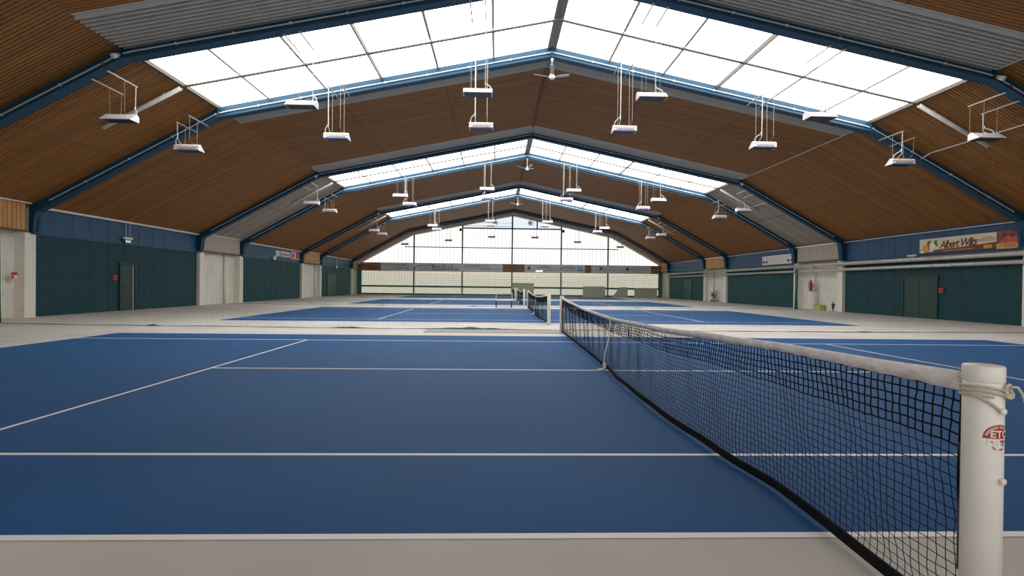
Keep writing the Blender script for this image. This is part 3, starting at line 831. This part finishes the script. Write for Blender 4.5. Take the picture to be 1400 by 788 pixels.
for a, t_ in ((-2.2,'T'),(-2.05,'E'),(-1.9,'L'),(-1.6,'1'),(-1.45,'9'),(-1.3,'0'),(-1.15,'7')):
    put_text(lab_red, t_, .010, .043*math.cos(a),   .043*math.sin(a), .0010, .0004, a+PI/2)
for (u0,v0,u1,v1) in ((-.04,-.006,-.008,-.0052),(-.04,-.027,-.008,-.0262),(-.04,-.027,-.0392,-.006),(-.0088,-.027,-.008,-.006),(-.028,-.014,-.022,-.009),(-.022,-.020,-.015,-.018)):
    lab_red.quad(wrap(u0,v0),wrap(u1,v0),wrap(u1,v1),wrap(u0,v1))
lab_red.build('red_label', M_red, post_n); lab_white.build('label_lettering', M_white, post_n)

# ------------------------------------------------------------------ green divider nets between the courts
def ztop(X): return 1.86+.00374*X*X
LUMPS = [[(-12.4,.16,.6),(-6.4,.35,.6),(-2.6,.8,.8),(9.8,.5,.4)], [(-9,.3,.5),(-3.2,.3,.6),(7,.3,.4)], [(2,.4,.4)]]
def divider(k):
    yb = [12.85, 28.75, 44.3][k]
    def yy(X, z=0): return yb+.0022*X*X+.03*math.sin(1.7*X+k)*(1-.3*z)
    r_ = empty('divider_net', (CX,yb,0))
    lab = ['green divider net hung across the hall behind the nearest court','green divider net hung across the hall behind the second court','green divider net hung across the hall behind the third court'][k]
    tag(r_, lab, 'net', 'divider nets between the courts')
    X0, X1 = -18.6, 18.45
    cell = .07; nth = int((X1-X0)/cell); th = .0011
    m = MB()
    def zt(X): 
        f = (X/.45) % 1.0
        return ztop(X)-.02-.13*4*f*(1-f)
    q = random.Random(20+k)
    for i in range(nth+1):
        X = X0+cell*i; y = yy(X)
        z1 = zt(X)
        b = len(m.v)
        vs = []
        for z in (.012, z1*.5, z1):
            xx = X+.01*math.sin(z*3+i*.7); y2 = yy(X, z)
            vs += [(xx-th,y2-th,z),(xx+th,y2-th,z),(xx+th,y2+th,z),(xx-th,y2+th,z)]
        m.add(vs, [(j*4+e,j*4+(e+1)%4,j*4+4+(e+1)%4,j*4+4+e) for j in range(2) for e in range(4)])
    z = .10
    while z < 3.1:
        run = []
        X = X0
        while X <= X1+.01:
            if zt(X) > z: run.append(X)
            if (zt(X) <= z or X+.15 > X1+.01) and run:
                if len(run) > 1:
                    vs = []
                    for xx in run:
                        y2 = yy(xx, z); zz = z+.01*math.sin(xx*2.1+z*5)
                        vs += [(xx,y2-th,zz-th),(xx,y2-th,zz+th),(xx,y2+th,zz+th),(xx,y2+th,zz-th)]
                    m.add(vs, [(j*4+e,j*4+(e+1)%4,j*4+4+(e+1)%4,j*4+4+e) for j in range(len(run)-1) for e in range(4)])
                run = []
            X += .15
        z += cell
    m.build('netting', M_net, r_)
    w = MB(); w.tube([(X, yy(X,2), ztop(X)) for X in [X0+(X1-X0)*j/60 for j in range(61)]], .006, 6); w.build('top_wire', M_hem, r_)
    # hem lying on the floor in uneven folds
    h = MB(); n = 420; secs = []
    for j in range(n+1):
        X = X0+(X1-X0)*j/n
        lump = sum(a_*math.exp(-((X-c_)/w_)**2) for c_, w_, a_ in LUMPS[k])*(.75+.25*math.sin(X*9))
        wd = .014+.016*abs(math.sin(X*2.3+k))+.16*lump+.012*q.random(); ht = .008+.010*abs(math.sin(X*1.3+2*k))+.075*lump
        y = yy(X)-.06*math.sin(X*.8+k); jt = .02*q.random()
        secs.append([(X,y-wd,.004),(X,y-wd*.6,ht*.8+jt*.3),(X,y+jt,ht),(X,y+wd*.7,ht*.6),(X,y+wd,.004)])
    vs = [p for s_ in secs for p in s_]
    h.add(vs, [(j*5+e,j*5+5+e,j*5+6+e,j*5+1+e) for j in range(n) for e in range(4)]); h.build('hem', M_hem, r_)
    # gathered ends
    for X, hh in (((-17.50,2.85),) if k == 0 else ((17.65,2.62),) if k == 1 else ()):
        g = MB(); q2 = random.Random(X)
        for e in range(9):
            a = 2*PI*e/9; rr = .025+.02*q2.random(); c0 = Vector((X+.05*math.cos(a), yy(X)+.08*math.sin(a), 0))
            g.tube([c0+Vector((.02*math.sin(e),0,.02)),c0+Vector((.015*math.cos(e*2),.01,hh*.35)),c0+Vector((.01,-.01,hh*.7)),c0+Vector((0,0,hh))], [rr*1.3,rr,rr*.8,rr*.5], 7)
        g.build('gathered_end', M_hem, r_, True)
    return r_
for k in range(3): divider(k)

# floor mat beside the foreground net post
m = MB(); m.bbox((-3.92,11.72,.0),(.35,12.62,.012), .004); tag(m.build('floor_mat', M_mat), 'thin grey brown mat on the floor behind the nearest court', 'mat')

# ------------------------------------------------------------------ doors
def frame_door(n, sg, y0, y1, h, dbl, lab):
    xw = WL if sg < 0 else WR; nx = -sg
    d = struct(empty(f'door_{n}', (xw,(y0+y1)/2,0)), lab)
    f = MB(); t = .10
    f.box((xw,y0-t,0),(xw+nx*.07,y0,h+t)); f.box((xw,y1,0),(xw+nx*.07,y1+t,h+t)); f.box((xw,y0,h),(xw+nx*.07,y1,h+t)); f.build('door_frame', M_doorframe, d)
    cuts = [y0,(y0+y1)/2,y1] if dbl else [y0,y1]
    for a, b in zip(cuts, cuts[1:]):
        MB().bbox((min(xw+nx*.005,xw+nx*.04),a+.008,.01),(max(xw+nx*.005,xw+nx*.04),b-.008,h-.008), .006).build('door_leaf', M_door, d)
    yh = (y0+y1)/2+.09 if dbl else y0+.1
    h_ = MB(); h_.box((xw,yh-.02,.95),(xw+nx*.055,yh+.02,1.15)); h_.tube([(xw+nx*.05,yh,1.06),(xw+nx*.10,yh,1.06),(xw+nx*.10,yh+.12,1.06)], .011, 8); h_.build('door_handle', M_doorframe, d)
    return d
frame_door(1,-1,20.75,21.60,2.10,False,'dark green door in the left wall')
frame_door(2,1,20.36,22.24,2.00,True,'dark green double door in the right wall')
frame_door(3,-1,48.9,51.6,2.25,True,'dark green double door at the far end of the left wall')
frame_door(4,1,50.2,52.4,2.05,True,'dark green double door at the far end of the right wall')
m = MB(); m.box((-18.95,21.47,0),(-18.87,21.495,2.1)); struct(m.build('trim_1', M_pipe), 'thin pale conduit beside the left door')

# ------------------------------------------------------------------ wall fittings
def wall_sign(name, lab, cat, sg, y0, y1, z0, z1, face, depth=.04):
    xw = WL if sg < 0 else WR; nx = -sg
    r_ = tag(empty(name, (xw,(y0+y1)/2,z0)), lab, cat)
    MB().box((xw+nx*.001,y0,z0),(xw+nx*depth,y1,z1)).build('panel', face, r_)
    return r_, xw+nx*depth, nx
# red fire alarm boxes
for lab, sg, y, z in (('small red alarm box left of the dark green left door',-1,20.38,1.5),('small red alarm box beside the double door in the right wall',1,20.1,1.36)):
    xw = WL if sg < 0 else WR; nx = -sg
    r_ = tag(empty('fire_alarm', (xw,y,z)), lab, 'alarm', 'red alarm boxes')
    MB().box((xw,y-.11,z-.12),(xw+nx*.06,y+.11,z+.12)).build('box', M_red, r_)
    MB().box((xw+nx*.06,y-.05,z-.05),(xw+nx*.066,y+.05,z+.05)).build('button_plate', M_maroon, r_)
r_, xf, nx = wall_sign('fire_sign','small red and white fire notice on the white recess at far left','sign',-1,15.56,15.80,1.40,1.65,M_signwhite,.02)
m = MB(); m.box((xf,15.57,1.53),(xf+.004,15.79,1.64)); m.box((xf,15.57,1.41),(xf+.004,15.67,1.51)); m.build('red_print', M_red, r_)
r_.location.x += 0
# hanging exit lights
def exit_light(lab, x, y, z, drop, sg):
    r_ = tag(empty('exit_light', (x,y,z)), lab, 'exit sign', 'exit lights')
    MB().bbox((x-.06,y-.26,z),(x+.06,y+.26,z+.09), .015).build('lamp_housing', M_fanwhite, r_)
    MB().box((x-.012,y-.19,z-.17),(x+.012,y+.19,z-.01)).build('sign_plate', M_exitgreen, r_)
    nx = -sg; m = MB()
    xs = x+nx*.0125
    for j, yy in enumerate((-.11,0,.11)):
        a, b = (xs, xs+nx*.003)
        if j == 1:
            m.box((a,y+yy-.02,z-.12),(b,y+yy+.02,z-.05)); m.box((a,y+yy-.035,z-.15),(b,y+yy-.01,z-.11)); m.box((a,y+yy+.01,z-.15),(b,y+yy+.035,z-.11))
        else:
            m.box((a,y+yy-.035,z-.15),(b,y+yy+.035,z-.04))
    m.build('white_pictogram', M_exit, r_)
    if drop:
        for dy in (-.13,.13):
            MB().tube([(x,y+dy,z+.08),(x,y+dy,z+drop)], .012, 6).build('hanging_rod', M_conduit, r_)
    return r_
exit_light('exit light hanging on two rods above the left door', -18.83, 21.05, 3.28, .75, -1)
exit_light('small exit sign low on the blue cladding left of the food banner', 18.85, 21.75, 3.03, 0, 1)
exit_light('exit light on the blue cladding of the left wall beside adverts', -18.80, 36.4, 3.27, 0, -1)
exit_light('exit light hanging above the far left double door', -18.83, 51.5, 3.10, .92, -1)

# food banner on the right wall (reading left to right towards the camera)
xb = WR-.05
ban = tag(empty('food_banner', (xb,18.9,3.1)), 'cream banner with Albert Wilts lettering and food pictures on the right wall', 'banner')
def bp_(u, v, d): return (xb-.012-d, 21.3-u, 3.12+v)           # u along the text, v up, d towards the hall
W1, W2, HB_ = 3.80, 4.82, .70
def poly(mb, pts, d): mb.add([bp_(u,v,d) for u,v in pts], [tuple(range(len(pts)))])
m = MB(); m.box((xb-.012,21.3-W1,3.12),(xb+.03,21.3,3.12+HB_)); m.build('cream_panel', M_cream, ban)
m = MB(); poly(m, [(0,0),(W1,0),(W1,.30),(3.0,.24),(2.2,.19),(1.4,.18),(.9,.15),(.5,.06),(0,.05)], .002); m.build('brown_wave', M_maroon, ban)
m = MB(); m.box((xb-.02,21.3-W2,3.09),(xb+.03,21.3-W1,3.12+HB_+.03)); m.build('picture_panel', M_photo, ban)
m = MB(); poly(m, [(W1,-.03),(W2,-.03),(W2,.20),(W1,.20)], .010); poly(m, [(3.25,.05),(3.6,.05),(3.6,.2),(3.25,.2)], .004); m.build('orange_strip', M_orange, ban)
m = MB(); poly(m, [(3.9,.20),(4.75,.20),(4.7,.34),(4.55,.44),(4.42,.40),(4.3,.50),(4.12,.44),(4.0,.32)], .011); m.build('red_meat', M_meat, ban)
def blob(mb, cu, cv, ru, rv, d, n=16): poly(mb, [(cu+ru*math.cos(2*PI*k/n), cv+rv*math.sin(2*PI*k/n)) for k in range(n)], d)
m = MB(); blob(m,.34,.25,.16,.20,.004); m.build('yellow_pepper', M_yellow, ban)
m = MB(); blob(m,.48,.30,.11,.24,.003); m.build('red_pepper', M_meat, ban)
m = MB(); blob(m,.72,.31,.15,.17,.006); blob(m,.16,.10,.10,.07,.006); blob(m,.58,.12,.05,.06,.006); blob(m,.70,.11,.05,.06,.006); m.build('white_onion', M_onion, ban)
m = MB(); poly(m,[(.42,.50),(.52,.62),(.66,.60),(.60,.50),(.50,.44)],.005); poly(m,[(.80,.48),(.88,.62),(1.0,.58),(.96,.46),(1.04,.34),(.94,.30),(.88,.40)],.005); poly(m,[(.02,.16),(.14,.22),(.22,.17),(.1,.10)],.005); m.build('green_leaves', M_leaf, ban)
m = MB()
vs, fs = text_geo('Albert Wilts', .50, 'LEFT', .012, .28, .82); 
mw = max(x for x, y in vs); k_ = 1.86/mw
m.add([bp_(1.12+x*k_, .20+y*.98+x*k_*.02, .006) for x, y in vs], fs); m.build('script_lettering', M_maroon, ban)
m = MB()
def strokes(mb, u0, u1, v, h, seed):
    q = random.Random(seed); u = u0
    while u < u1:
        w = h*(.35+.4*q.random()); poly(mb, [(u,v),(u+w,v),(u+w,v+h),(u,v+h)], .012); u += w+h*.22

for a_ in ((3.15,3.65,.50,.025,1),(2.98,3.75,.43,.022,2),(2.98,3.75,.37,.022,3),(4.0,4.6,.12,.03,4),(4.15,4.55,.05,.03,5)):
    m = MB(); strokes(m,*a_); m.build('small_print', M_maroon, ban)
m = MB(); strokes(m,1.3,2.75,.06,.05,6); m.build('gold_print', M_orange, ban)

# white optician style banner further along the right wall
xb2 = WR-.06
sg_ = tag(empty('banner', (xb2,33.8,3.1)), 'white banner with two dark blue round badges on the right wall', 'banner')
m = MB(); m.box((xb2-.01,31.65,3.13),(xb2+.05,35.9,3.80)); m.build('panel', M_signwhite, sg_)
def b2(u, v, d=.004): return (xb2-.01-d, 35.9-u, 3.13+v)
m = MB()
for cu in (.42, 3.75):
    for du in (-.22,.22):
        pts = [(cu+du+.19*math.cos(PI+PI*k/8), .30+.20*math.sin(PI+PI*k/8)) for k in range(9)]
        m.add([b2(u,v) for u,v in pts], [tuple(range(9))])
    for k in range(9):
        a0, a1 = PI*(k)/9, PI*(k+.7)/9
        m.add([b2(cu+r_*math.cos(a)*1.05, .38+r_*.42*math.sin(a)) for a, r_ in ((a0,.40),(a1,.40),(a1,.46),(a0,.46))], [(0,1,2,3)])
m.build('navy_badge', M_navy, sg_)
m = MB(); q = random.Random(4)
for v in (.48,.34,.18):
    u = 1.0
    while u < 3.1: w = .05+.06*q.random(); m.add([b2(u,v),b2(u+w,v),b2(u+w,v+.05),b2(u,v+.05)], [(0,1,2,3)]); u += w+.03
m.build('small_print', M_greygreen, sg_)

# adverts on the left wall, third court
r_, xf, nx = wall_sign('advert_board','small grey advert panel on the left wall, left of the red print','banner',-1,36.85,37.55,3.42,3.85,M_signwhite)
MB().box((xf,36.9,3.52),(xf+.004,37.5,3.60)).build('dark_print', M_greygreen, r_)
r_, xf, nx = wall_sign('advert_board','advert panel with red lettering between two others on the left wall','banner',-1,37.75,39.5,3.42,3.85,M_bluegrey)
m = MB(); q = random.Random(9); y = 37.9
while y < 39.35: w = .10+.08*q.random(); m.box((xf,y,3.5),(xf+.004,y+w,3.5+.16+.1*q.random())); y += w+.05
m.build('red_lettering', M_red, r_)
r_, xf, nx = wall_sign('advert_board','red and white picture panel at the corner of the left wall cladding','banner',-1,39.75,41.45,3.30,3.93,M_signwhite)
m = MB(); m.add([(xf+.004, 40.15+.3*math.cos(2*PI*k/14), 3.62+.24*math.sin(2*PI*k/14)) for k in range(14)], [tuple(range(14))]); m.box((xf,40.7,3.42),(xf+.004,41.4,3.90)); m.build('red_figures', M_red, r_)
m = MB(); m.box((xf,39.8,3.31),(xf+.005,41.4,3.42)); m.build('orange_strip', M_orange, r_)

# insulated heating pipes along the right wall
for lab, z, r0, dx in (('upper silver heating pipe along the right wall',2.86,.105,.30),('lower silver heating pipe along the right wall',2.52,.085,.28)):
    p_ = tag(empty('heating_pipe', (WR-dx,27,z)), lab, 'pipe', 'heating pipes on the right wall')
    x = WR-dx
    MB().tube([(x,YST+.2,z),(x,57.0,z)], r0, 16).build('pipe_run', M_pipeins, p_, True)
    y = YST+1
    while y < 57:
        MB().tube([(x,y,z),(x,y+.03,z)], r0+.006, 16).build('joint_band', M_metal, p_); y += 1.1
    for y in (3.5,6,9,18,20.6,23.2,25,33.2,35.8,38.4,40.2,48.4,51,53.6,55.5):
        MB().box((x-.02,y,z-.02),(WR-.01,y+.03,z+.02)).build('wall_clip', M_metal, p_)
# drain pipes in the white recesses
for lab, sg, y, r0 in (('white drain pipe in the near white recess of the left wall',-1,29.85,.07),('white drain pipe in the far white recess of the left wall',-1,45.8,.07),('pale drain pipe in the far white recess of the right wall',1,45.1,.07)):
    x = (WL-.22 if sg < 0 else WR+.22)-sg*.10
    d_ = tag(empty('drain_pipe', (x,y,0)), lab, 'pipe', 'drain pipes in the recesses')
    MB().lathe([(r0,0),(r0,3.08)], (x,y,0), 14).build('tube', M_pil, d_, True)
    m = MB()
    for z in (.6,2.3): m.lathe([(r0+.012,z),(r0+.012,z+.06)], (x,y,0), 14)
    m.build('collar', M_pil, d_)
# white duct with the fire extinguisher
x = WR+.22-.13
d_ = tag(empty('wall_duct', (x,29.65,0)), 'white boxed duct under the red extinguisher on the right wall', 'duct')
MB().bbox((x-.12,29.42,0),(x+.12,29.88,1.18), .02).build('box', M_white, d_)
MB().lathe([(.06,1.18),(.06,3.05)], (x,29.65,0), 14).build('riser_pipe', M_pil, d_, True)
xe = x-.24
e_ = tag(empty('fire_extinguisher', (xe,29.65,1.22)), 'red fire extinguisher on the white duct of the right wall', 'fire extinguisher')
MB().lathe([(.085,0),(.10,.02),(.10,.50),(.085,.57),(.045,.62),(.03,.64)], (xe,29.65,1.22), 18).build('cylinder', M_red, e_, True)
MB().lathe([(.03,.62),(.035,.66),(.03,.72),(.012,.74)], (xe,29.65,1.22), 12).build('valve', M_dark, e_, True)
MB().tube([(xe,29.65,1.92),(xe-.05,29.60,1.97),(xe-.10,29.52,1.96)], .013, 6).build('handle', M_dark, e_, True)
MB().tube([(xe,29.70,1.90),(xe-.06,29.79,1.85),(xe-.07,29.80,1.5),(xe-.06,29.78,1.35)], .013, 8).build('hose', M_dark, e_, True)
MB().lathe([(.104,.0),(.108,.03),(.104,.06)], (xe,29.65,1.20), 18).build('foot_ring', M_dark, e_, True)
MB().box((xe+.09,29.6,1.5),(xe+.13,29.7,1.6)).build('wall_bracket', M_dark, e_)
# yellow green box and black bag at the foot of the recess
b_ = tag(empty('plastic_crate', (18.85,28.95,0)), 'yellow green box on the floor below the extinguisher', 'box')
m = MB(); c = (18.85,28.95)
m.prism([(-.30,0),(.30,0),(.33,.30),(-.33,.30)], lambda u,v,t: (t,c[1]+u,v), c[0]-.14, c[0]+.14); m.build('tub', M_lime, b_)
m = MB(); m.box((c[0]-.16,c[1]-.36,.29),(c[0]+.16,c[1]-.32,.33)); m.box((c[0]-.16,c[1]+.32,.29),(c[0]+.16,c[1]+.36,.33)); m.box((c[0]-.16,c[1]-.36,.29),(c[0]-.13,c[1]+.36,.33)); m.box((c[0]+.13,c[1]-.36,.29),(c[0]+.16,c[1]+.36,.33)); m.build('rim', M_lime, b_)
b_ = tag(empty('umbrella', (18.62,27.3,0)), 'small black folded umbrella leaning at the right wall pillar', 'umbrella')
MB().tube([(18.60,27.25,.02),(18.64,27.28,.25),(18.66,27.30,.42),(18.67,27.30,.50)], [.02,.07,.10,.03], 10).build('canopy', M_dark, b_, True)
MB().tube([(18.67,27.30,.48),(18.68,27.31,.58),(18.66,27.36,.62),(18.64,27.39,.58)], .014, 6).build('handle', M_black, b_, True)

# dark green ball cart in the far right recess
cx, cy = 18.72, 44.1
c_ = tag(empty('ball_cart', (cx,cy,0)), 'dark green wheeled cart in the far white recess of the right wall', 'cart')
m = MB()
for sy in (-.24,.24):
    m.tube([(cx-.22,cy+sy,.10),(cx+.05,cy+sy,.62),(cx+.10,cy+sy,1.02)], .030, 8); m.tube([(cx+.22,cy+sy,.10),(cx-.10,cy+sy,.66)], .030, 8)
m.tube([(cx+.10,cy-.24,1.02),(cx+.10,cy+.24,1.02)], .030, 8); m.tube([(cx-.22,cy-.24,.12),(cx-.22,cy+.24,.12)], .028, 8)
m.build('frame', M_cart, c_)
m = MB(); z0, z1 = .52, .84
for z in (z0,(z0+z1)/2,z1):
    m.tube([(cx-.22,cy-.22,z),(cx+.14,cy-.22,z),(cx+.14,cy+.22,z),(cx-.22,cy+.22,z),(cx-.22,cy-.22,z)], .018, 6)
for k in range(7):
    y = cy-.22+.44*k/6; m.tube([(cx-.22,y,z0),(cx-.22,y,z1)], .012, 5); m.tube([(cx-.22,y,z0),(cx+.14,y,z0)], .012, 5)
m.build('basket', M_cart, c_)
for sx in (-.22,.22):
    for sy in (-.24,.24):
        MB().tube([(cx+sx,cy+sy-.02,.075),(cx+sx,cy+sy+.02,.075)], .075, 14).build('wheel', M_dark, c_)

# white framed bench between the second and third courts
bx0, bx1, by = -1.86, -.84, 28.12
b_ = tag(empty('bench', ((bx0+bx1)/2,by,0)), 'small white framed bench with dark legs between the far courts', 'bench')
for x in (bx0+.03, bx1-.06):
    m = MB(); m.bbox((x-.035,by-.03,0),(x+.035,by+.03,.42), .006); m.bbox((x-.03,by-.45,0),(x+.03,by-.40,.42), .006); m.box((x-.02,by-.42,.34),(x+.02,by,.38)); m.build('leg', M_dark, b_)
m = MB(); m.bbox((bx0,by-.46,.42),(bx1,by+.04,.465), .008); m.build('seat', M_white, b_)
m = MB()
for x in (bx0+.02, bx1-.02): m.bbox((x-.02,by-.02,.46),(x+.02,by+.03,.90), .005)
m.bbox((bx0,by-.02,.85),(bx1,by+.03,.91), .006); m.build('back_frame', M_white, b_)

# ------------------------------------------------------------------ world, camera, colour management
wd = bpy.data.worlds.new('World'); S.world = wd; wd.use_nodes = True
bg = wd.node_tree.nodes['Background']; bg.inputs[0].default_value = (.75,.86,1,1); bg.inputs[1].default_value = .6

yaw, pitch, roll = -3.12931724e-02, -6.51274352e-03, 1.16061826e-02
cy_, sy_ = math.cos(yaw), math.sin(yaw); cp, sp = math.cos(pitch), math.sin(pitch); cr, sr = math.cos(roll), math.sin(roll)
r = Vector((cy_, sy_, 0)); f = Vector((-sy_*cp, cy_*cp, sp)); u = r.cross(f)
r2 = cr*r+sr*u; u2 = -sr*r+cr*u
cam = bpy.data.cameras.new('Camera'); co = bpy.data.objects.new('Camera', cam); COL.objects.link(co)
cam.sensor_width = 36; cam.lens = 689.6205*36/1400; cam.clip_start = .05; cam.clip_end = 300
co.matrix_world = Matrix(((r2.x,u2.x,-f.x,-1.84097529),(r2.y,u2.y,-f.y,-2.75269900),(r2.z,u2.z,-f.z,1.39531927),(0,0,0,1)))
S.camera = co

S.view_settings.view_transform = 'Standard'
S.view_settings.look = 'None'
S.view_settings.exposure = 0
S.view_settings.gamma = 1
S.view_settings.use_curve_mapping = False
S.cycles.max_bounces = 8
S.cycles.diffuse_bounces = 5
